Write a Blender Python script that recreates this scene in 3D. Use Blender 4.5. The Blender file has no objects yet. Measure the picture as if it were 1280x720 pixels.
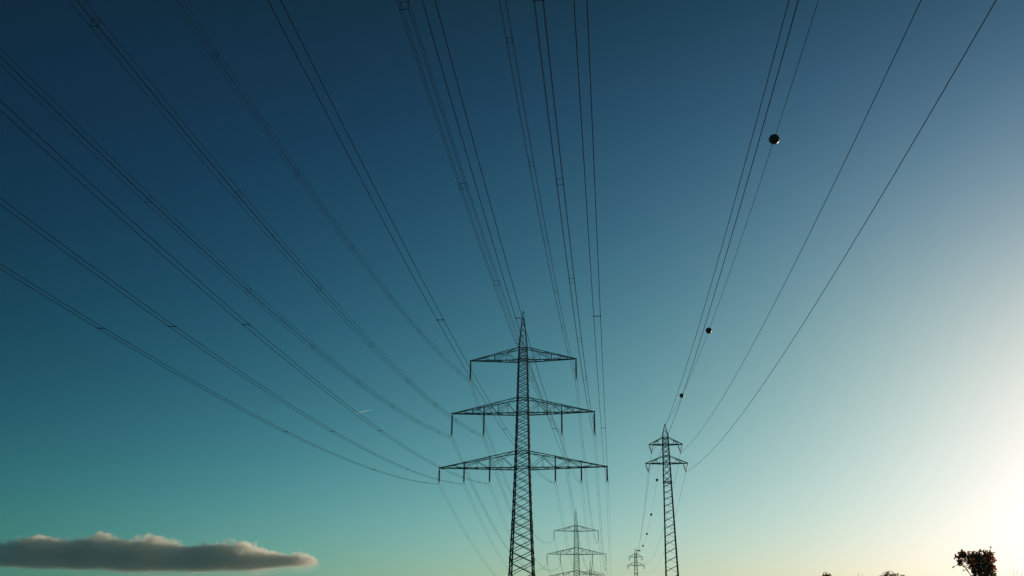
import bpy, math, random
from mathutils import Matrix, Vector
from math import radians as R, pi

sc = bpy.context.scene
COL = sc.collection
random.seed(11)

# ------------------------------------------------------------------ camera
FW = Vector((-0.09945707, 0.93043568, 0.35270063))
RT = Vector((0.99466262, 0.10274928, 0.00942622))
UP = Vector((0.02746924, -0.35175564, 0.93568874))
EYE = 1.7
FPX = 1159.976                      # focal length in pixels of a 1280 wide frame
cam = bpy.data.objects.new('camera', bpy.data.cameras.new('camera'))
COL.objects.link(cam)
cam.matrix_world = Matrix(((RT.x, UP.x, -FW.x, 0), (RT.y, UP.y, -FW.y, 0), (RT.z, UP.z, -FW.z, EYE), (0, 0, 0, 1)))
cam.data.sensor_width = 36
cam.data.lens = 36 * FPX / 1280
cam.data.clip_start = 0.1
cam.data.clip_end = 120000
sc.camera = cam


def at(px, py, dist):
    """world point seen at pixel (px,py) of the photograph, dist metres away over the ground"""
    d = FW + RT * ((px - 640) / FPX) - UP * ((py - 360) / FPX)
    d *= dist / math.hypot(d.x, d.y)
    return Vector((d.x, d.y, d.z + EYE))


# ------------------------------------------------------------------ materials
def new_mat(name):
    m = bpy.data.materials.new(name)
    m.use_nodes = True
    return m, m.node_tree, m.node_tree.nodes['Principled BSDF']


def noisy_mat(name, c1, c2, scale, rough=0.6, metal=0.0, bump=0.0, spec=0.5, coat=0.0):
    m, nt, b = new_mat(name)
    tc = nt.nodes.new('ShaderNodeTexCoord')
    n = nt.nodes.new('ShaderNodeTexNoise')
    n.inputs['Scale'].default_value = scale
    n.inputs['Detail'].default_value = 6
    nt.links.new(tc.outputs['Object'], n.inputs['Vector'])
    r = nt.nodes.new('ShaderNodeValToRGB')
    r.color_ramp.elements[0].position = 0.35
    r.color_ramp.elements[1].position = 0.68
    r.color_ramp.elements[0].color = (*c1, 1)
    r.color_ramp.elements[1].color = (*c2, 1)
    nt.links.new(n.outputs['Fac'], r.inputs['Fac'])
    nt.links.new(r.outputs['Color'], b.inputs['Base Color'])
    b.inputs['Roughness'].default_value = rough
    b.inputs['Metallic'].default_value = metal
    b.inputs['Specular IOR Level'].default_value = spec
    b.inputs['Coat Weight'].default_value = coat
    if bump:
        bp = nt.nodes.new('ShaderNodeBump')
        bp.inputs['Strength'].default_value = bump
        nt.links.new(n.outputs['Fac'], bp.inputs['Height'])
        nt.links.new(bp.outputs['Normal'], b.inputs['Normal'])
    return m


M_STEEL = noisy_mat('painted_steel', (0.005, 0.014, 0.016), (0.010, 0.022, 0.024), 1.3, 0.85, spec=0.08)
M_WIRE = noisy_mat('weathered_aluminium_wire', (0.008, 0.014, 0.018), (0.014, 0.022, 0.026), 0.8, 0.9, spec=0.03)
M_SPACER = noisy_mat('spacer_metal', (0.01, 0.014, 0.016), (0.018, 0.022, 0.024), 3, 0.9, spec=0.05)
M_INSUL = noisy_mat('brown_porcelain', (0.018, 0.012, 0.010), (0.035, 0.022, 0.018), 5, 0.35)
M_FITTING = noisy_mat('clamp_steel', (0.05, 0.055, 0.055), (0.09, 0.095, 0.09), 5, 0.6)
M_BALL = noisy_mat('dark_red_plastic', (0.035, 0.004, 0.004), (0.06, 0.007, 0.005), 2.5, 0.42, coat=0.15)
M_BARK = noisy_mat('bark', (0.02, 0.014, 0.010), (0.05, 0.035, 0.024), 9, 0.9, bump=0.4)


def leaf_mat(name, dark, mid, warm):
    m, nt, b = new_mat(name)
    oi_ = nt.nodes.new('ShaderNodeNewGeometry')
    r = nt.nodes.new('ShaderNodeValToRGB')
    r.color_ramp.elements[0].color = (*dark, 1)
    r.color_ramp.elements[1].color = (*warm, 1)
    e = r.color_ramp.elements.new(0.6)
    e.color = (*mid, 1)
    nt.links.new(oi_.outputs['Random Per Island'], r.inputs['Fac'])
    b.inputs['Roughness'].default_value = 0.7
    b.inputs['Specular IOR Level'].default_value = 0.2
    nt.links.new(r.outputs['Color'], b.inputs['Base Color'])
    t = nt.nodes.new('ShaderNodeBsdfTranslucent')
    nt.links.new(r.outputs['Color'], t.inputs['Color'])
    mx = nt.nodes.new('ShaderNodeMixShader')
    mx.inputs[0].default_value = 0.5
    nt.links.new(b.outputs[0], mx.inputs[1])
    nt.links.new(t.outputs[0], mx.inputs[2])
    nt.links.new(mx.outputs[0], nt.nodes['Material Output'].inputs['Surface'])
    return m


M_LEAF = leaf_mat('autumn_leaves', (0.10, 0.11, 0.03), (0.30, 0.13, 0.04), (0.60, 0.13, 0.035))


# ------------------------------------------------------------------ mesh helper
class MB:
    def __init__(s):
        s.v = []; s.f = []; s.smooth = False

    def add(s, vs, fs):
        o = len(s.v)
        s.v += [tuple(v) for v in vs]
        s.f += [tuple(i + o for i in f) for f in fs]

    def bar(s, a, b, w, w2=None, d=None):
        """steel member: rectangular bar from a to b"""
        a = Vector(a); b = Vector(b)
        t = (b - a)
        if t.length < 1e-4:
            return
        t.normalize()
        h = Vector((0, 0, 1)) if abs(t.z) < 0.9 else Vector((0, 1, 0))
        x = t.cross(h).normalized(); y = t.cross(x).normalized()
        w2 = w if w2 is None else w2
        d = w if d is None else d
        vs = []
        for p, ww in ((a, w), (b, w2)):
            k = ww / w * d
            for sx, sy in ((-1, -1), (1, -1), (1, 1), (-1, 1)):
                vs.append(p + x * sx * ww / 2 + y * sy * k / 2)
        s.add(vs, [(0, 1, 2, 3), (7, 6, 5, 4), (0, 4, 5, 1), (1, 5, 6, 2), (2, 6, 7, 3), (3, 7, 4, 0)])

    def angle(s, a, b, w, ox, oy):
        """rolled L profile: two thin flanges with their corner on the line a-b, opening towards ox / oy"""
        a = Vector(a); b = Vector(b); ox = Vector(ox); oy = Vector(oy); th = w * 0.16
        for u, v in ((ox, oy), (oy, ox)):
            vs = []
            for p in (a, b):
                vs += [p, p + u * w, p + u * w + v * th, p + v * th]
            s.add(vs, [(0, 1, 2, 3), (7, 6, 5, 4), (0, 4, 5, 1), (1, 5, 6, 2), (2, 6, 7, 3), (3, 7, 4, 0)])

    def tube(s, pts, r, n=6, rr=None):
        pts = [Vector(p) for p in pts]
        rings = []
        for i, p in enumerate(pts):
            t = (pts[min(i + 1, len(pts) - 1)] - pts[max(i - 1, 0)]).normalized()
            h = Vector((0, 0, 1)) if abs(t.z) < 0.9 else Vector((0, 1, 0))
            x = t.cross(h).normalized(); y = t.cross(x).normalized()
            k = r if rr is None else rr[i]
            rings.append([p + x * math.cos(2 * pi * j / n) * k + y * math.sin(2 * pi * j / n) * k for j in range(n)])
        vs = [v for q in rings for v in q]
        fs = []
        for i in range(len(pts) - 1):
            for j in range(n):
                fs.append((i * n + j, i * n + (j + 1) % n, (i + 1) * n + (j + 1) % n, (i + 1) * n + j))
        fs.append(tuple(range(n - 1, -1, -1)))
        fs.append(tuple(range((len(pts) - 1) * n, len(pts) * n)))
        s.add(vs, fs)

    def lathe(s, c, prof, n=10, axis='z'):
        """prof: (radius, offset) list along the axis through c"""
        c = Vector(c); vs = []; fs = []
        for r_, z in prof:
            for j in range(n):
                a = 2 * pi * j / n
                if axis == 'z':
                    vs.append(c + Vector((math.cos(a) * r_, math.sin(a) * r_, z)))
                else:
                    vs.append(c + Vector((math.cos(a) * r_, z, math.sin(a) * r_)))
        for i in range(len(prof) - 1):
            for j in range(n):
                fs.append((i * n + j, i * n + (j + 1) % n, (i + 1) * n + (j + 1) % n, (i + 1) * n + j))
        s.add(vs, fs)

    def build(s, name, mat, parent=None, smooth=False):
        me = bpy.data.meshes.new(name)
        me.from_pydata(s.v, [], s.f)
        me.materials.append(mat)
        if smooth:
            for p in me.polygons:
                p.use_smooth = True
        me.update()
        o = bpy.data.objects.new(name, me)
        COL.objects.link(o)
        if parent:
            o.parent = parent
        return o


def tag(o, label=None, cat=None, group=None, kind=None):
    if label: o['label'] = label
    if cat: o['category'] = cat
    if group: o['group'] = group
    if kind: o['kind'] = kind
    return o


def empty(name, loc):
    o = bpy.data.objects.new(name, None)
    o.empty_display_size = 0.5
    COL.objects.link(o)
    o.location = loc
    return o


def children(o):
    return [c for c in list(COL.objects) if c.parent == o]


def copy_tree(o, parent=None):
    kids = children(o)
    c = o.copy()
    COL.objects.link(c)
    c.parent = parent
    for ch in kids:
        copy_tree(ch, c)
    return c


# ------------------------------------------------------------------ ground
def ground_z(y):
    P = [(-30000, 0), (200, 0), (300, -0.25), (381, -0.55), (439, -3.6), (560, -4.8), (708, -6.0), (40000, -6.0)]
    for (a, za), (b, zb) in zip(P, P[1:]):
        if y <= b:
            return za + (zb - za) * (y - a) / (b - a)
    return -6.0


xs = [-30000, -8000, -2000, -600, -200, -100, -50, -20, 0, 20, 50, 100, 200, 600, 2000, 8000, 30000]
ys = [-30000, -8000, -2000, -600, -200, -100, -50, 0, 50, 100, 150, 200, 250, 300, 340, 381, 410, 439, 500, 560, 630, 708, 1000, 2000, 8000, 40000]
g = MB()
vs = [(x, y, ground_z(y)) for y in ys for x in xs]
nx = len(xs)
g.add(vs, [(j * nx + i, j * nx + i + 1, (j + 1) * nx + i + 1, (j + 1) * nx + i) for j in range(len(ys) - 1) for i in range(nx - 1)])
M_GROUND = noisy_mat('stubble_field', (0.045, 0.050, 0.018), (0.09, 0.075, 0.035), 0.15, 0.95, bump=0.3)
tag(g.build('ground', M_GROUND), kind='structure')

# ------------------------------------------------------------------ tall lattice pylon
CX = -16.0
D1 = 170.98
SPAN = 268.5
H_TOP, H_T, H_M, H_B = 61.39, 51.67, 41.34, 31.10
L_T, L_M, L_B = 4.07, 4.43, 2.96
W_T, W_M, W_B = [10.15], [7.34, 13.41], [6.07, 10.84, 15.5]
PROF = [(0, 6.3), (12.2, 4.35), (23, 3.35), (31.1, 2.8), (41.34, 2.3), (51.67, 1.85), (53.97, 1.62), (61.39, 0.16)]


def width(h, prof=PROF):
    for (a, wa), (b, wb) in zip(prof, prof[1:]):
        if h <= b:
            return wa + (wb - wa) * (h - a) / (b - a)
    return prof[-1][1]


def panel_levels(prof, key, ratio):
    out = [key[0]]
    for a, b in zip(key, key[1:]):
        n = max(1, round((b - a) / (ratio * 0.5 * (width(a, prof) + width(b, prof)))))
        # geometric spacing that follows the taper
        q = (width(b, prof) / width(a, prof)) ** (1.0 / n)
        tot = sum(q ** i for i in range(n)); z = a
        for i in range(n):
            z += (b - a) * q ** i / tot
            out.append(z)
    return out


def corner(h, sx, sy, prof=PROF):
    w = width(h, prof) / 2
    return Vector((sx * w, sy * w, h))


def insulator(parent, x, z, length, quad):
    """suspension string hanging at (x, 0, z): porcelain sheds, yoke and clamps"""
    m = MB()
    top = 0.25
    prof = [(0.03, 0), (0.05, -top)]
    zz = -top
    body = length - top - 0.55
    n = 15
    for i in range(n):
        h = body / n
        prof += [(0.11, zz - h * 0.1), (0.2, zz - h * 0.5), (0.2, zz - h * 0.72), (0.1, zz - h)]
        zz -= h
    prof.append((0.03, zz - 0.12))
    m.lathe((x, 0, z), prof, 8)
    o = m.build('insulator', M_INSUL, parent)
    c = MB()
    zc = z - length
    c.bar((x - 0.14, 0, zc + 0.42), (x + 0.14, 0, zc + 0.42), 0.1)
    for s_ in (-1, 1):
        c.bar((x + s_ * 0.06, 0, zc + 0.42), (x + s_ * 0.21, 0, zc + 0.06), 0.055)
        for k in ((0.2, -0.2) if quad else (0,)):
            c.bar((x + s_ * 0.2, -0.28, zc + k), (x + s_ * 0.2, 0.28, zc + k), 0.09)
        if quad:
            c.bar((x + s_ * 0.2, 0, zc + 0.24), (x + s_ * 0.2, 0, zc - 0.22), 0.05)
    if quad:
        c.bar((x - 0.2, 0, zc + 0.2), (x + 0.2, 0, zc + 0.2), 0.05)
    c.build('clamp', M_FITTING, parent)
    return o


def crossarm(parent, side, z, W, rise, posts, ins, length, quad, depth_tip=0.16):
    m = MB()
    w0 = width(z) / 2; w1 = width(z + rise) / 2
    tip = W[-1]

    def lo(x, sy):
        t = (x - w0) / (tip - w0)
        return Vector((side * x, sy * (w0 * (1 - t) + depth_tip / 2 * t), z - 0.22 * (1 - t)))

    def hi(x, sy):
        t = (x - w1) / (tip - w1)
        return Vector((side * x, sy * (w1 * (1 - t) + depth_tip / 2 * t), z + rise * (1 - t) + 0.05 * t))
    for sy in (-1, 1):
        m.bar(lo(w0, sy), lo(tip, sy), 0.17, 0.14)
        m.bar(hi(w1, sy), hi(tip, sy), 0.135, 0.11)
        pts = [w0] + posts + [tip]
        for i, (a, b) in enumerate(zip(pts, pts[1:])):
            mid = (a + b) / 2
            if b < tip - 0.01:
                m.bar(lo(b, sy) - Vector((0, 0, .05)), hi(b, sy) + Vector((0, 0, .18 if b in W else .0)), 0.12 if b in W else 0.09)
                # W bracing through an inner node under the top chord
                node = lo(mid, sy).lerp(hi(mid, sy), 0.82)
                m.bar(lo(a, sy), node, 0.07)
                m.bar(node, lo(b, sy), 0.07)
                m.bar(node, lo(mid, sy), 0.05)
                m.bar(hi(max(a, w1), sy), node, 0.06)
                m.bar(node, lo(b, sy).lerp(hi(b, sy), 0.6), 0.05)
            else:
                m.bar(lo(a, sy), hi(mid, sy), 0.07)
                m.bar(hi(mid, sy), lo(a + (b - a) * .72, sy), 0.05)
                m.bar(hi(mid, sy), lo(mid, sy), 0.05)
    # plan bracing in the bottom and in the sloping top
    n = max(3, int((tip - w0) / 1.9))
    for i in range(n):
        a = w0 + (tip - w0) * i / n; b = w0 + (tip - w0) * (i + 1) / n
        s_ = 1 if i % 2 else -1
        m.bar(lo(a, s_), lo(b, -s_), 0.06)
        m.bar(lo(a, -s_), lo(b, s_), 0.05)
        m.bar(lo(b, -1), lo(b, 1), 0.06)
        a2 = max(a, w1)
        m.bar(hi(a2, s_), hi(b, -s_), 0.05)
    m.bar(lo(tip, 0) + Vector((side * -.12, 0, .05)), lo(tip, 0) + Vector((side * .16, 0, .02)), 0.26)
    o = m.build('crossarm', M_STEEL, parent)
    for x in W:
        if x < tip - .01:      # hanger beam between front and rear chord
            h = MB(); h.bar(lo(x, -1), lo(x, 1), 0.14); h.bar(lo(x, 0), lo(x, 0) + Vector((0, 0, -.25)), .1)
            h.build('hanger', M_STEEL, o)
        insulator(o, side * x, z, length, quad)
    return o


def tall_pylon(loc):
    root = empty('transmission_pylon', loc)
    keys = [h for h, _ in PROF[:-1]]
    for sx in (-1, 1):
        for sy in (-1, 1):
            m = MB()
            for a, b in zip(keys, keys[1:]):
                wa = 0.30 - 0.14 * a / 55; wb = 0.30 - 0.14 * b / 55
                m.angle(corner(a, sx, sy), corner(b, sx, sy), (wa + wb) / 2, (-sx, 0, 0), (0, -sy, 0))
            z = 3.0
            while z < 50:          # bolted splice plates
                c = corner(z, sx, sy)
                m.bar(c + Vector((-sx * .1, -sy * .1, -.35)), c + Vector((-sx * .1, -sy * .1, .35)), 0.36 - .14 * z / 55)
                z += 5.9
            f = MB()
            m.build('leg', M_STEEL, root)
            f.lathe(corner(0, sx, sy), [(0.0, .28), (.5, .28), (.6, .2), (.65, -.8)], 10)
            f.build('concrete_footing', M_FITTING, root)
    lv = panel_levels(PROF, keys, 0.505)
    m = MB()
    for a, b in zip(lv, lv[1:]):
        t = 0.14 - 0.055 * a / 55
        for k in range(4):
            p, q = [((-1, -1), (1, -1)), ((1, -1), (1, 1)), ((1, 1), (-1, 1)), ((-1, 1), (-1, -1))][k]
            m.bar(corner(a, *p), corner(b, *q), t)
            m.bar(corner(a, *q), corner(b, *p), t * .8)
    for z in (31.1, 33.9, 41.34, 44.04, 51.67, 53.95):
        for p, q in (((-1, -1), (1, -1)), ((1, -1), (1, 1)), ((1, 1), (-1, 1)), ((-1, 1), (-1, -1))):
            m.bar(corner(z, *p), corner(z, *q), 0.12)
        m.bar(corner(z, -1, -1), corner(z, 1, 1), 0.07)
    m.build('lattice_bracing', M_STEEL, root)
    m = MB()
    for sx in (-1, 1):
        for sy in (-1, 1):
            m.bar(corner(53.97, sx, sy), corner(61.39, sx, sy), 0.15, 0.08)
    lv = [53.97, 55.7, 57, 58.2, 59.3, 60.3]
    for a, b in zip(lv, lv[1:]):
        for p, q in (((-1, -1), (1, -1)), ((1, -1), (1, 1)), ((1, 1), (-1, 1)), ((-1, 1), (-1, -1))):
            m.bar(corner(a, *p), corner(b, *q), 0.06)
            m.bar(corner(a, *q), corner(b, *p), 0.05)
    m.bar((0, 0, 61.2), (0, 0, 61.6), 0.16)
    m.build('peak', M_STEEL, root)
    for side in (-1, 1):
        crossarm(root, side, H_T, W_T, 2.3, [5.5], None, L_T, True)
        crossarm(root, side, H_M, W_M, 2.7, [4.6, 7.34, 9.6], None, L_M, True)
        crossarm(root, side, H_B, W_B, 2.8, [6.07, 10.84], None, L_B, False)
    return root


p1 = tall_pylon((CX, D1, 0))
tag(p1, 'tallest dark lattice pylon with three crossarms, left of centre, nearest of its line', 'pylon', 'tall three-arm lattice pylons in a line')
DZ2, DZ3 = -3.65, -6.0
p2 = copy_tree(p1); p2.location = (CX - .2, D1 + SPAN, DZ2)
p2['label'] = 'smaller-looking three-arm pylon behind the big one, just right of its mast'
p3 = copy_tree(p1); p3.location = (CX, D1 + 2 * SPAN, DZ3)
p3['label'] = 'farthest tiny three-arm pylon, only its tip showing behind the second one'

# ------------------------------------------------------------------ small pylon of the parallel line
SX, SY = 9.478, 157.5
SSPAN = 223.92
S_TOP, S_U, S_L = 35.84, 32.40, 29.24
SPROF = [(0, 2.75), (11.7, 2.05), (26.1, 1.38), (33.6, 1.02), (35.84, 0.1)]
SLV = 1.42


def v_insulator(parent, x, z, length):
    m = MB(); c = MB()
    for s_ in (-1, 1):
        a = Vector((x + s_ * .37, 0, z - .02)); b = Vector((x + s_ * .03, 0, z - length + .12))
        m.tube([a, a.lerp(b, .14)], 0.03, 6)
        n = 9
        pts = []; rr = []
        for i in range(n * 4 + 1):
            t = .14 + .76 * i / (n * 4)
            pts.append(a.lerp(b, t)); rr.append([.045, .11, .11, .045][i % 4])
        m.tube(pts, .06, 8, rr)
        m.tube([a.lerp(b, .9), b], 0.03, 6)
    m.build('insulator', M_INSUL, parent)
    c.bar((x - .08, 0, z - length + .14), (x + .08, 0, z - length + .14), .08)
    c.bar((x, -.25, z - length), (x, .25, z - length), .09)
    c.bar((x, 0, z - length), (x, 0, z - length + .14), .05)
    c.build('clamp', M_FITTING, parent)


def small_pylon(loc):
    root = empty('small_transmission_pylon', loc)
    keys = [h for h, _ in SPROF[:-1]]
    for sx in (-1, 1):
        for sy in (-1, 1):
            m = MB()
            for a, b in zip(keys, keys[1:]):
                m.angle(corner(a, sx, sy, SPROF), corner(b, sx, sy, SPROF), 0.17 - .05 * a / 33, (-sx, 0, 0), (0, -sy, 0))
            m.build('leg', M_STEEL, root)
            f = MB()
            f.lathe(corner(0, sx, sy, SPROF), [(0.0, .28), (.35, .28), (.45, .2), (.5, -.8)], 10)
            f.build('concrete_footing', M_FITTING, root)
    m = MB()
    lv = panel_levels(SPROF, [0, 11.7, 26.1], 0.68)
    F = [((-1, -1), (1, -1)), ((1, -1), (1, 1)), ((1, 1), (-1, 1)), ((-1, 1), (-1, -1))]
    for a, b in zip(lv, lv[1:]):
        for k, (p, q) in enumerate(F):
            m.bar(corner(a + .1, *p, SPROF), corner(a + (b - a) * .82, *q, SPROF), 0.11 if k == 0 else 0.045)
    lv = panel_levels(SPROF, [26.1, 29.24, 32.4, 33.6], 0.75)
    for a, b in zip(lv, lv[1:]):
        for k, (p, q) in enumerate(F):
            m.bar(corner(a, *p, SPROF), corner(b, *q, SPROF), 0.08)
            m.bar(corner(a, *q, SPROF), corner(b, *p, SPROF), 0.06)
    for z, t in ((26.1, .15), (29.24, .12), (30.45, .08), (32.4, .12), (33.58, .1)):
        for p, q in F:
            m.bar(corner(z, *p, SPROF), corner(z, *q, SPROF), t)
    m.build('lattice_bracing', M_STEEL, root)
    m = MB()
    for sx in (-1, 1):
        for sy in (-1, 1):
            m.bar(corner(33.6, sx, sy, SPROF), corner(35.84, sx, sy, SPROF), 0.13, 0.07)
    for a, b in ((33.6, 34.3), (34.3, 35.0)):
        for p, q in F:
            m.bar(corner(a, *p, SPROF), corner(b, *q, SPROF), 0.05)
    m.bar((0, 0, 35.75), (0, 0, 35.98), .12)
    m.build('peak', M_STEEL, root)
    for z, xa in ((S_U, 2.414), (S_L, 3.105)):
        for side in (-1, 1):
            m = MB(); tip = xa + .42; w0 = width(z, SPROF) / 2; w1 = width(z + 1.18, SPROF) / 2
            for sy in (-1, 1):
                A = Vector((side * w0, sy * w0, z)); T = Vector((side * tip, sy * .06, z)); B = Vector((side * w1, sy * w1, z + 1.18))
                m.bar(A, T, .13, .11)
                m.bar(B, T + Vector((0, 0, .05)), .085)
                m.bar(A.lerp(T, .62), B.lerp(T, .35), .055)
                m.bar(A.lerp(T, .3), B.lerp(T, .35), .05)
                m.bar(A.lerp(T, .62), B.lerp(T, .62), .05)
            n = 3
            for i in range(n):
                t0, t1 = i / n, (i + 1) / n
                for s_ in (-1, 1):
                    P = Vector((side * w0, s_ * w0, z)).lerp(Vector((side * tip, s_ * .06, z)), t0)
                    Q = Vector((side * w0, -s_ * w0, z)).lerp(Vector((side * tip, -s_ * .06, z)), t1)
                    m.bar(P, Q, .05)
            o = m.build('crossarm', M_STEEL, root)
            v_insulator(o, side * xa, z, SLV)
    return root


s1 = small_pylon((SX, SY, 0))
tag(s1, 'slim lattice pylon with two short crossarms, right of centre, nearer of the two', 'pylon', 'slim two-arm lattice pylons')
SDZ = -0.56
s2 = copy_tree(s1); s2.location = (SX - .33, SY + SSPAN, SDZ)
s2['label'] = 'tiny distant two-arm pylon low in frame, left of the nearer slim pylon'


# ------------------------------------------------------------------ conductors
def sag_curve(x0, x1, z0, z1, ya, yb, sag, n):
    out = []
    for i in range(n + 1):
        t = i / n
        out.append(Vector((x0 + (x1 - x0) * t, ya + (yb - ya) * t, z0 + (z1 - z0) * t - 4 * sag * t * (1 - t))))
    return out


NUM = {1: 'single', 2: 'twin', 4: 'quadruple'}
TIERS = {'b': ('lowest', W_B, H_B - L_B, 2, 8.18), 'm': ('middle', W_M, H_M - L_M, 4, 8.37), 't': ('top', W_T, H_T - L_T, 4, 8.37)}
POS = {('b', 0): 'inner', ('b', 1): 'middle', ('b', 2): 'outer', ('m', 0): 'inner', ('m', 1): 'outer', ('t', 0): 'only'}
S0 = 234.66
DZ0 = -0.66
for tier, (tname, W, h, nw, sag) in TIERS.items():
    for i, w in enumerate(W):
        for side in (-1, 1):
            x = CX + side * w
            where = POS[(tier, i)] + (' left' if side < 0 else ' right')
            offs = [(-.2, 0), (.2, 0)] if nw == 2 else [(-.2, .2), (.2, .2), (-.2, -.2), (.2, -.2)]
            # span that passes over the camera: every wire and spacer is a part
            root = empty('conductor_bundle', (x, D1, h))
            tag(root, '%s wires overhead running to the %s insulator of the big pylon\'s %s arm' % (NUM[nw], where, tname),
                'power line', 'conductor bundles overhead before the big pylon')
            c = sag_curve(0, 0, DZ0, 0, -S0, 0, sag, 120)
            for dx, dz in offs:
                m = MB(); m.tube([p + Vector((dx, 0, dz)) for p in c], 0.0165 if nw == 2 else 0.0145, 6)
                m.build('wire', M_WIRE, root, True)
            step = 35.0 if nw == 2 else 17.6
            y = 52.4 if nw == 2 else 51.6 + random.uniform(-.3, .3)
            k = y - step * 6
            while k < D1 - 8:
                if k > 8:
                    t = (k - (D1 - S0)) / S0
                    z = DZ0 * (1 - t) - 4 * sag * t * (1 - t)
                    m = MB(); yy = k - D1
                    if nw == 2:
                        m.bar((-.22, yy, z), (.22, yy, z), .035)
                        for s_ in (-1, 1):
                            m.bar((s_ * .2, yy - .07, z), (s_ * .2, yy + .07, z), .055)
                    else:
                        for s_ in (-1, 1):
                            m.bar((-.22, yy, z + s_ * .2), (.22, yy, z + s_ * .2), .02)
                            m.bar((s_ * .2, yy, z - .2), (s_ * .2, yy, z + .2), .018)
                            for q in (-1, 1):
                                m.bar((s_ * .2, yy - .06, z + q * .2), (s_ * .2, yy + .06, z + q * .2), .038)
                    m.build('spacer', M_SPACER, root)
                k += step
            # spans beyond: too small for parts
            for far in (0, 1):
                if far and tier == 'b':
                    continue
                za, zb = (0, DZ2) if not far else (DZ2, DZ3)
                m = MB()
                c = sag_curve(x, x - (.2 if not far else -.2), h + za, h + zb, D1 + far * SPAN, D1 + (far + 1) * SPAN, sag * (SPAN / S0) ** 2, 60)
                for dx, dz in offs:
                    m.tube([p + Vector((dx, 0, dz)) for p in c], 0.0155 if nw == 2 else 0.013, 5)
                n = int(SPAN // step)
                for j in range(1, n):
                    p = c[0].lerp(c[-1], j / n); t = j / n
                    p.z = (c[0].z * (1 - t) + c[-1].z * t) - 4 * sag * (SPAN / S0) ** 2 * t * (1 - t)
                    for s_ in ((0,) if nw == 2 else (-1, 1)):
                        m.bar(p + Vector((-.21, 0, s_ * .2)), p + Vector((.21, 0, s_ * .2)), .03)
                o = m.build('conductor_bundle', M_WIRE, None, True)
                if not far:
                    tag(o, 'faint %s wires leaving the %s insulator of the big pylon\'s %s arm, beyond it' % (NUM[nw], where, tname),
                        'power line', 'conductor bundles between the tall pylons')
                else:
                    tag(o, 'hair-thin wires beyond the second tall pylon from its %s arm, %s insulator' % (tname, where),
                        'power line', 'conductor bundles beyond the second tall pylon')

SS0 = 245.0
SDZ0 = 2.1
SAGW, SAGE = 8.25, 9.4176
for key, side, xa, h, sag, r in (('upper', -1, 2.414, S_U - SLV, SAGW, .018), ('upper', 1, 2.414, S_U - SLV, SAGW, .018),
                                 ('lower', -1, 3.105, S_L - SLV, SAGW, .018), ('lower', 1, 3.105, S_L - SLV, SAGW, .018),
                                 ('earth', 0, 0, S_TOP, SAGE, .014)):
    lr = {-1: 'left', 1: 'right', 0: ''}[side]
    nm = 'power_wire' if side else 'earth_wire'
    m = MB(); m.tube(sag_curve(SX + side * xa, SX + side * xa, h + SDZ0, h, SY - SS0, SY, sag, 130), r, 6)
    if side:
        for dy in (-1.1, ):       # vibration damper near the clamp
            m.tube([(SX + side * xa, SY + dy - .2, h - .12), (SX + side * xa, SY + dy + .2, h - .12)], .04, 6)
    o = m.build(nm, M_WIRE, None, True)
    tag(o, ('single wire from overhead to the %s %s arm of the nearer slim pylon' % (key, lr)) if side else
        'thin top wire carrying the marker balls down to the tip of the slim pylon', 'power line' if side else 'earth wire',
        'wires overhead before the slim pylon')
    m = MB(); m.tube(sag_curve(SX + side * xa, SX + side * xa - .33, h, h + SDZ, SY, SY + SSPAN, sag * (SSPAN / SS0) ** 2, 70), r, 5)
    o = m.build(nm, M_WIRE, None, True)
    tag(o, ('faint single wire beyond the slim pylon, strung from its %s %s arm' % (key, lr)) if side else
        'faint top wire carrying small marker balls between the two slim pylons', 'power line' if side else 'earth wire',
        'wires between the two slim pylons')


# ------------------------------------------------------------------ marker balls
def make_ball():
    root = empty('marker_ball', (0, 0, 0))
    n = 24; r = .285
    for s_ in (-1, 1):       # two bolted half shells, split level with the wire
        m = MB(); prof = []
        for i in range(13):
            a = pi / 2 * i / 12
            prof.append((max(r * math.sin(a), .004), s_ * (r * math.cos(a) * .995 + .004)))
        prof.append((r + .018, s_ * .004)); prof.append((r + .018, s_ * .016))
        m.lathe((0, 0, 0), prof, n)
        m.build('half_shell', M_BALL, root, True)
    m = MB()
    for s_ in (-1, 1):
        m.lathe((0, s_ * .3, 0), [(.02, -.05), (.045, -.04), (.045, .04), (.02, .05)], 8, 'y')
    m.build('wire_clamp', M_FITTING, root)
    return root


ball_near = [(46.03, 'largest marker ball, glossy dark red, highest on the top wire at upper right'),
             (83.3, 'second-largest dark marker ball, midway down the top wire above the slim pylon'),
             (118.49, 'dark marker ball closest above the tip of the slim pylon')]
ball_far = [(190.9, 'small marker ball beside the slim pylon\'s left leg, topmost of the descending row'),
            (224.68, 'second marker ball down in the descending row left of the slim pylon'),
            (255.8, 'third marker ball down in the descending row left of the slim pylon'),
            (290.6, 'fourth small marker ball down, just right of the distant slim pylon'),
            (326.0, 'fifth tiny marker ball, near the tip of the distant slim pylon'),
            (352.7, 'last tiny marker ball, almost touching the distant slim pylon')]
b0 = None
for y, lab in ball_near + ball_far:
    b = make_ball() if b0 is None else copy_tree(b0)
    b0 = b0 or b
    if y < SY:
        t = (y - (SY - SS0)) / SS0
        z = S_TOP + SDZ0 * (1 - t) - 4 * SAGE * t * (1 - t); x = SX
    else:
        t = (y - SY) / SSPAN
        z = S_TOP + SDZ * t - 4 * SAGE * (SSPAN / SS0) ** 2 * t * (1 - t); x = SX - .33 * t
    b.location = (x, y, z)
    tag(b, lab, 'marker ball', 'marker balls on the top wire')


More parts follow.
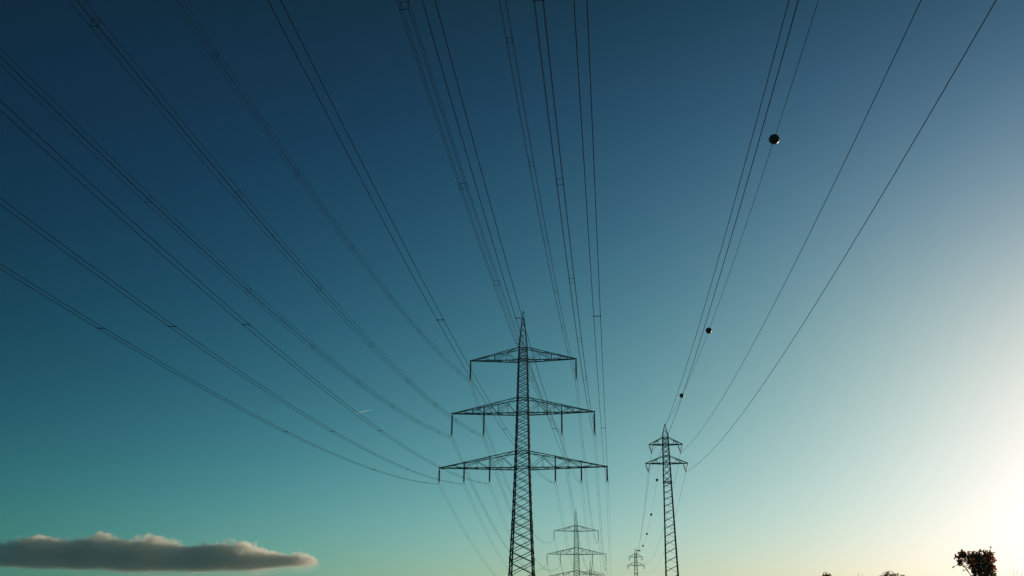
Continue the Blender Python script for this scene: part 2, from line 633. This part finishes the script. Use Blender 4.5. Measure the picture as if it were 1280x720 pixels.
# ------------------------------------------------------------------ trees along the lower right
def tree(label, px, dist, clumps, twigs, leaf=.1, seed=1, nleaf=150, trunk_px=None):
    """clumps: (pixel x, pixel y, radius px) guides for where the leaf masses sit; turned into a 3-D crown with real depth"""
    rnd = random.Random(seed)
    k = dist / FPX
    bx = at(trunk_px or px, 720, dist)
    base = Vector((bx.x, bx.y, 0))
    root = empty('autumn_tree', base)
    tag(root, label, 'tree', 'trees at the lower right')
    view = Vector((bx.x, bx.y, 0)).normalized()
    tops = []
    for cx, cy, r in clumps:
        p = at(cx, cy, dist) + view * rnd.uniform(-1, 1) * r * k * 2.2
        tops.append((p - base, r * k))
    low = min(t[0].z for t in tops)
    # hidden lower crown below the frame
    hh = low
    for i in range(16):
        a = rnd.uniform(0, 2 * pi); q = rnd.uniform(.15, .95) * hh * .26
        tops.append((Vector((math.cos(a) * q, math.sin(a) * q, hh * rnd.uniform(.42, .95))), hh * .095))
    tr = MB()
    tipz = low * 1.02
    pts = []; rr = []
    for i in range(9):
        t = i / 8
        pts.append(Vector((math.sin(t * 3) * .08, math.cos(t * 2.3) * .06 - .06, -.15 + t * (tipz + .15))))
        rr.append(.13 * (1 - t) ** .8 + .02)
    tr.tube(pts, .1, 8, rr)
    lm = MB()
    for p, r in tops:
        i = max(1, min(7, int((p.z - .7) / tipz * 8)))
        a = pts[i]
        mid = a.lerp(p, .5) + Vector((rnd.uniform(-.1, .1), rnd.uniform(-.1, .1), -.06))
        lm.tube([a, mid, p], .03, 6, [.035, .022, .008])
        for j in range(5):
            d = Vector((rnd.gauss(0, 1), rnd.gauss(0, 1), rnd.gauss(.4, 1))).normalized() * r * rnd.uniform(.6, 1.2)
            lm.tube([p.lerp(mid, .3), p.lerp(mid, .1) + d * .5, p + d], .01, 5, [.01, .007, .003])
    for tx, ty, lx, ly in twigs:
        a = at(tx, ty, dist) - base; b = at(lx, ly, dist) - base
        lm.tube([a, a.lerp(b, .5) + Vector((.02, .01, 0)), b], .01, 5, [.012, .009, .004])
    tr.build('trunk', M_BARK, root, True)
    lm.build('branches', M_BARK, root, True)
    lf = MB()

    def leaf_at(c, s_):
        n = Vector((rnd.gauss(0, 1), rnd.gauss(0, 1), rnd.gauss(0, 1))).normalized()
        u = n.orthogonal().normalized(); v = n.cross(u)
        a = rnd.uniform(0, 2 * pi); u, v = u * math.cos(a) + v * math.sin(a), v * math.cos(a) - u * math.sin(a)
        lf.add([c - u * s_, c - u * s_ * .2 + v * s_ * .5 + n * s_ * .1, c + u * s_, c - u * s_ * .2 - v * s_ * .5 + n * s_ * .1, ],
               [(0, 1, 2), (0, 2, 3)])
    for p, r in tops:
        cnt = int(nleaf * min(2.5, max(.25, (r / .22) ** 2)))
        for j in range(cnt):
            d = Vector((rnd.gauss(0, 1), rnd.gauss(0, 1), rnd.gauss(0, .9)))
            d = d.normalized() * r * (rnd.random() ** .45) * 1.1
            leaf_at(p + d, leaf * rnd.uniform(.35, .75))
    for tx, ty, lx, ly in twigs:
        b = at(lx, ly, dist) - base; a = at(tx, ty, dist) - base
        for j in range(4):
            leaf_at(a.lerp(b, rnd.uniform(.5, 1)) + Vector((rnd.uniform(-.03, .03),) * 3), leaf * .4)
    lf.build('crown', M_LEAF, root)
    return root


tree('bushy reddish-brown treetop rising highest at the lower right corner', 1226, 46,
     [(1199, 697, 5), (1204, 694, 4.5), (1210, 697, 6), (1217, 694, 4), (1221, 699, 6), (1226, 694, 5.5), (1233, 692, 5), (1238, 693, 4), (1231, 700, 6),
      (1238, 700, 5), (1213, 704, 6), (1221, 707, 6.5), (1229, 708, 7), (1237, 710, 6), (1223, 715, 7), (1232, 717, 8), (1240, 716, 5), (1227, 724, 9), (1237, 726, 9), (1243, 722, 3), (1200, 703, 2.5),
      (1220, 732, 9), (1232, 738, 14)],
     [(1225, 698, 1223.5, 686), (1236, 697, 1238, 684), (1240, 697, 1243, 690), (1204, 702, 1191, 709), (1213, 710, 1197, 706), (1213, 710, 1202, 714), (1238, 708, 1246, 712), (1203, 698, 1194, 695), (1203, 698, 1203, 688)],
     leaf=.15, seed=4, nleaf=66, trunk_px=1229)
tree('low dark treetop poking up at the frame bottom, left of the bushy treetop', 1114, 58,
     [(1108, 719, 4), (1113, 720, 5), (1105, 722, 4), (1120, 721, 4), (1126, 722, 4), (1099, 724, 4), (1131, 724, 4), (1114, 728, 9)],
     [(1111, 720, 1110, 713), (1107, 720, 1104, 715), (1121, 720, 1123, 716)], leaf=.11, seed=7, nleaf=60)
tree('tiny dark treetop at the frame bottom, leftmost of the treetops', 1035, 62,
     [(1033, 720, 4), (1037, 721, 3.5), (1029, 722, 2.5), (1035, 727, 7), (1043, 725, 3)],
     [(1033, 721, 1032.5, 714), (1030, 721, 1029, 716)], leaf=.12, seed=9, nleaf=60)
tree('bare thin twigs reaching up at the frame bottom, between two low treetops', 1074, 60,
     [(1074, 732, 5), (1070, 734, 4)], [(1074, 732, 1073, 716), (1074, 732, 1078, 718.5)], leaf=.08, seed=12, nleaf=25)
tree('faint upright twigs beside the right frame edge, right of the bushy treetop', 1268, 50,
     [(1268, 736, 5), (1273, 738, 5)], [(1268, 736, 1267, 711), (1270, 736, 1271.5, 712), (1274, 736, 1277, 717)], leaf=.06, seed=15, nleaf=25)

# ------------------------------------------------------------------ sun direction
SUN_AZ, SUN_EL = 32.6, 5.0
sunv = Vector((math.sin(R(SUN_AZ)) * math.cos(R(SUN_EL)), math.cos(R(SUN_AZ)) * math.cos(R(SUN_EL)), math.sin(R(SUN_EL))))
sd = bpy.data.lights.new('sun', 'SUN')
sd.energy = 3.5
sd.angle = R(0.5)
sd.color = (1, .84, .6)
so = bpy.data.objects.new('sun', sd)
COL.objects.link(so)
so.rotation_euler = (-sunv).to_track_quat('-Z', 'Y').to_euler()


# ------------------------------------------------------------------ node helper
class N:
    def __init__(s, nt):
        s.nt = nt

    def val(s, inp, v):
        if isinstance(v, (int, float)):
            inp.default_value = v
        elif isinstance(v, (tuple, list, Vector)):
            inp.default_value = tuple(v)
        else:
            s.nt.links.new(v, inp)

    def m(s, op, a, b=None, clamp=False):
        n = s.nt.nodes.new('ShaderNodeMath'); n.operation = op; n.use_clamp = clamp
        s.val(n.inputs[0], a)
        if b is not None: s.val(n.inputs[1], b)
        return n.outputs[0]

    def v(s, op, a, b=None, scale=None, out=0):
        n = s.nt.nodes.new('ShaderNodeVectorMath'); n.operation = op
        s.val(n.inputs[0], a)
        if b is not None: s.val(n.inputs[1], b)
        if scale is not None: s.val(n.inputs['Scale'], scale)
        return n.outputs[out]


# ------------------------------------------------------------------ cloud bank, low on the left, about 8 km away
CD = 8000.0
AZ0 = R(-27)
cdir = Vector((math.sin(AZ0), math.cos(AZ0), 0)); cside = Vector((math.cos(AZ0), -math.sin(AZ0), 0))


def cloud_xz(px, py):
    d = FW + RT * ((px - 640) / FPX) - UP * ((py - 360) / FPX)
    d *= CD / d.dot(cdir)
    return d.dot(cside), d.z


top_px = [(-140, 700), (-100, 688), (-50, 680), (0, 678), (30, 671), (70, 669.5), (100, 674), (128, 669), (150, 674), (190, 671), (215, 675), (245, 677), (290, 677.5),
          (325, 681), (345, 687), (365, 690), (385, 693), (397, 701), (401, 705)]
bot_px = [(-140, 700), (-100, 707), (-50, 709), (0, 710), (60, 713), (150, 715), (250, 715.5), (320, 714), (360, 712), (385, 709.5), (401, 705)]
tops = [cloud_xz(x, y + (4.5 if 0 <= x < 350 else 1.5)) for x, y in top_px]; bots = [cloud_xz(*p) for p in bot_px]
X0, X1 = tops[0][0], tops[-1][0]
Z0, Z1 = 250.0, 900.0
m, nt, b = new_mat('cloud_vapour')
nt.nodes.remove(b)
n = N(nt)
tc = nt.nodes.new('ShaderNodeTexCoord')
sep = nt.nodes.new('ShaderNodeSeparateXYZ'); nt.links.new(tc.outputs['Object'], sep.inputs[0])
u = n.m('DIVIDE', n.m('SUBTRACT', sep.outputs[0], X0), X1 - X0, True)


def curve(pts):
    c = nt.nodes.new('ShaderNodeFloatCurve')
    cu = c.mapping.curves[0]
    q = [((x - X0) / (X1 - X0), (z - Z0) / (Z1 - Z0)) for x, z in pts]
    cu.points[0].location = q[0]; cu.points[1].location = q[-1]
    for p in q[1:-1]:
        cu.points.new(*p)
    c.mapping.update()
    nt.links.new(u, c.inputs['Value'])
    return n.m('ADD', n.m('MULTIPLY', c.outputs[0], Z1 - Z0), Z0)


zt_, zb_ = curve(tops), curve(bots)
bn = nt.nodes.new('ShaderNodeTexNoise'); bn.inputs['Scale'].default_value = 1 / 330.; bn.inputs['Detail'].default_value = 3
nt.links.new(tc.outputs['Object'], bn.inputs['Vector'])
zb_ = n.m('ADD', zb_, n.m('MULTIPLY', n.m('SUBTRACT', bn.outputs['Fac'], .5), 70))
zc = n.m('ADD', zb_, n.m('MULTIPLY', n.m('SUBTRACT', zt_, zb_), .38))       # widest level, low in the cloud
up_ = n.m('MAXIMUM', n.m('SUBTRACT', zt_, zc), 4.0); dn_ = n.m('MAXIMUM', n.m('SUBTRACT', zc, zb_), 3.0)
dz = n.m('SUBTRACT', sep.outputs[2], zc)
vz = n.m('MAXIMUM', n.m('DIVIDE', dz, up_), n.m('MULTIPLY', n.m('DIVIDE', dz, dn_), -1))
ends = n.m('POWER', n.m('MULTIPLY', n.m('MULTIPLY', u, n.m('SUBTRACT', 1.0, u)), 4), .45)
vy = n.m('DIVIDE', n.m('ABSOLUTE', sep.outputs[1]), n.m('ADD', n.m('MULTIPLY', ends, 330), 30))
rad = n.m('SQRT', n.m('ADD', n.m('MULTIPLY', vz, vz), n.m('MULTIPLY', vy, vy)))
sdist = n.m('MULTIPLY', n.m('SUBTRACT', 1.0, rad), n.m('ADD', n.m('MULTIPLY', up_, .8), 25))
ns = nt.nodes.new('ShaderNodeTexNoise'); ns.inputs['Scale'].default_value = 1 / 210.; ns.inputs['Detail'].default_value = 2
nt.links.new(tc.outputs['Object'], ns.inputs['Vector'])
vo = nt.nodes.new('ShaderNodeTexNoise'); vo.inputs['Scale'].default_value = 1 / 52.; vo.inputs['Detail'].default_value = 3; vo.inputs['Roughness'].default_value = .45
nt.links.new(tc.outputs['Object'], vo.inputs['Vector'])
hz = n.m('ADD', n.m('MULTIPLY', n.m('ADD', n.m('DIVIDE', dz, up_), .5), 1.2, True), .3)
hz = n.m('MULTIPLY', hz, n.m('ADD', n.m('DIVIDE', up_, 170.0, True), .15))
# the sunward (right) end breaks up into puffs, the left is a smooth bank
puff = n.m('ADD', n.m('MULTIPLY', n.m('POWER', u, 3.0), 70), 78)
sd2 = n.m('ADD', sdist, n.m('MULTIPLY', n.m('MULTIPLY', n.m('SUBTRACT', ns.outputs['Fac'], .5), 165), hz))
sd2 = n.m('ADD', sd2, n.m('MULTIPLY', n.m('MULTIPLY', n.m('SUBTRACT', vo.outputs['Fac'], .48), puff), hz))
# thinner, softer towards the flat base
soft = n.m('ADD', n.m('MULTIPLY', n.m('SUBTRACT', 1.0, n.m('DIVIDE', n.m('ADD', dz, dn_), n.m('ADD', dn_, 20), True)), 130), 10)
dens = n.m('DIVIDE', sd2, soft, True)
# thin lit veil hanging under the sunward half
stv = n.v('MULTIPLY', tc.outputs['Object'], (1 / 700., 1 / 300., 1 / 45.))
vn = nt.nodes.new('ShaderNodeTexNoise'); vn.inputs['Scale'].default_value = 1; vn.inputs['Detail'].default_value = 4
nt.links.new(stv, vn.inputs['Vector'])
vv = n.m('SUBTRACT', 1.0, n.m('DIVIDE', n.m('ABSOLUTE', n.m('SUBTRACT', sep.outputs[2], n.m('SUBTRACT', zb_, 8.0))), 34.0), True)
vv = n.m('MULTIPLY', vv, n.m('MULTIPLY', n.m('SUBTRACT', u, .38), 4.0, True))
vv = n.m('MULTIPLY', vv, n.m('SUBTRACT', 1.0, n.m('DIVIDE', n.m('ABSOLUTE', sep.outputs[1]), 300.0), True))
vv = n.m('MULTIPLY', vv, n.m('MULTIPLY', n.m('SUBTRACT', vn.outputs['Fac'], .38), 5.0, True))
dens = n.m('ADD', dens, n.m('MULTIPLY', vv, .07))
inside = n.m('MULTIPLY', n.m('GREATER_THAN', u, 0.0005), n.m('LESS_THAN', u, 0.9995))
pv = nt.nodes.new('ShaderNodeVolumePrincipled')
pv.inputs['Color'].default_value = (1.0, .985, .92, 1)
pv.inputs['Anisotropy'].default_value = .5
nt.links.new(n.m('MULTIPLY', n.m('MULTIPLY', dens, inside), .025), pv.inputs['Density'])
nt.links.new(pv.outputs[0], nt.nodes['Material Output'].inputs['Volume'])
m.cycles.volume_step_rate = 0.5
c = MB()
zlo = min(z for _, z in bots) - 60; zhi = max(z for _, z in tops) + 110
vs = [(x, y, z) for z in (zlo, zhi) for y in (-420, 420) for x in (X0 - 20, X1 + 20)]
c.add(vs, [(0, 2, 3, 1), (4, 5, 7, 6), (0, 1, 5, 4), (2, 6, 7, 3), (0, 4, 6, 2), (1, 3, 7, 5)])
cl = c.build('cloud', m)
cl.matrix_world = Matrix(((cside.x, cdir.x, 0, cdir.x * CD), (cside.y, cdir.y, 0, cdir.y * CD), (0, 0, 1, EYE), (0, 0, 0, 1)))
tag(cl, 'long flat grey-brown cloud bank with pale lit edges, low at the left', 'cloud')

# ------------------------------------------------------------------ haze over the fields
m, nt, bs = new_mat('haze_air'); nt.nodes.remove(bs)
pv = nt.nodes.new('ShaderNodeVolumePrincipled')
pv.inputs['Color'].default_value = (.22, .60, .80, 1)
pv.inputs['Density'].default_value = .0003
pv.inputs['Anisotropy'].default_value = 0.0
nt.links.new(pv.outputs[0], nt.nodes['Material Output'].inputs['Volume'])
mb = MB()
vs = [(x, y, z) for z in (-7.2, 66) for y in (-30500, 40500) for x in (-30500, 30500)]
mb.add(vs, [(0, 2, 3, 1), (4, 5, 7, 6), (0, 1, 5, 4), (2, 6, 7, 3), (0, 4, 6, 2), (1, 3, 7, 5)])
tag(mb.build('haze', m), kind='stuff')

# ------------------------------------------------------------------ contrail, very high and far
a = at(442, 517.3, 36000); b = at(468, 511.2, 36000)
m, nt, bs = new_mat('contrail_vapour'); nt.nodes.remove(bs)
pv = nt.nodes.new('ShaderNodeVolumePrincipled')
pv.inputs['Color'].default_value = (.85, .95, 1, 1)
pv.inputs['Density'].default_value = .011
pv.inputs['Anisotropy'].default_value = .3
nt.links.new(pv.outputs[0], nt.nodes['Material Output'].inputs['Volume'])
mb = MB(); pts = []; rr = []
for i in range(13):
    t = i / 12
    pts.append(a.lerp(b, t)); rr.append(4 + 26 * math.sin(pi * min(1, t * 1.05)) ** .6 * (1 - .4 * t))
mb.tube(pts, 30, 10, rr)
tag(mb.build('contrail', m, None), 'short faint white contrail in the sky left of the big pylon', 'contrail')

# ------------------------------------------------------------------ sky
SKYK = [[-1.4767, -1.0841, 0.9228], [5.4663, 4.3938, -4.1682], [4.4494, 3.901, 0.2975], [1.4351, -2.4326, 16.2601], [-24.9209, -14.1346, -8.2203], [-2.8392, -2.4443, 0.7858], [-7.4041, -2.578, -14.7651], [12.8781, 7.9261, 1.8826], [9.6929, 4.3425, 3.7101], [-0.4936, 0.0439, -1.027]]
w = bpy.data.worlds.new('World')
sc.world = w
w.use_nodes = True
nt = w.node_tree
bg = nt.nodes['Background']
sky = nt.nodes.new('ShaderNodeTexSky')
sky.sky_type = 'NISHITA'; sky.sun_disc = False
sky.sun_elevation = R(SUN_EL); sky.sun_rotation = R(SUN_AZ)
sky.air_density = 1; sky.dust_density = 1; sky.ozone_density = 1
n = N(nt)
tc = nt.nodes.new('ShaderNodeTexCoord')
d = n.v('NORMALIZE', tc.outputs['Generated'])
sp = nt.nodes.new('ShaderNodeSeparateXYZ'); nt.links.new(d, sp.inputs[0])
e = n.m('MINIMUM', n.m('MAXIMUM', n.m('ARCSINE', sp.outputs[2]), 0.02), .68)
dt = nt.nodes.new('ShaderNodeVectorMath'); dt.operation = 'DOT_PRODUCT'; nt.links.new(d, dt.inputs[0]); dt.inputs[1].default_value = sunv
al = n.m('MINIMUM', n.m('MAXIMUM', n.m('ARCCOSINE', dt.outputs['Value']), .17), 1.3)
ee = n.m('MULTIPLY', e, e); aa = n.m('MULTIPLY', al, al); ea = n.m('MULTIPLY', e, al)
terms = [e, al, ee, ea, aa, n.m('MULTIPLY', ee, e), n.m('MULTIPLY', ee, al), n.m('MULTIPLY', e, aa), n.m('MULTIPLY', aa, al)]
acc = None
for t, k in zip(terms, SKYK[1:]):
    x = n.v('SCALE', tuple(k), scale=t)
    acc = n.v('ADD', x, acc if acc is not None else tuple(SKYK[0]))
s2_ = nt.nodes.new('ShaderNodeSeparateXYZ'); nt.links.new(acc, s2_.inputs[0])
cb = nt.nodes.new('ShaderNodeCombineXYZ')
for i in range(3):
    nt.links.new(n.m('EXPONENT', s2_.outputs[i]), cb.inputs[i])
graded = n.v('MULTIPLY', sky.outputs[0], cb.outputs[0])
nt.links.new(graded, bg.inputs[0])
bg.inputs[1].default_value = .1

# ------------------------------------------------------------------ render settings
sc.view_settings.view_transform = 'Standard'
sc.view_settings.look = 'None'
sc.view_settings.exposure = 0
sc.view_settings.gamma = 1
sc.view_settings.use_curve_mapping = False
sc.render.engine = 'CYCLES'
sc.cycles.use_denoising = True
sc.cycles.max_bounces = 14
sc.cycles.transparent_max_bounces = 16
sc.cycles.volume_bounces = 14
sc.cycles.volume_max_steps = 256
sc.cycles.pixel_filter_type = 'BLACKMAN_HARRIS'
sc.cycles.filter_width = 1.5
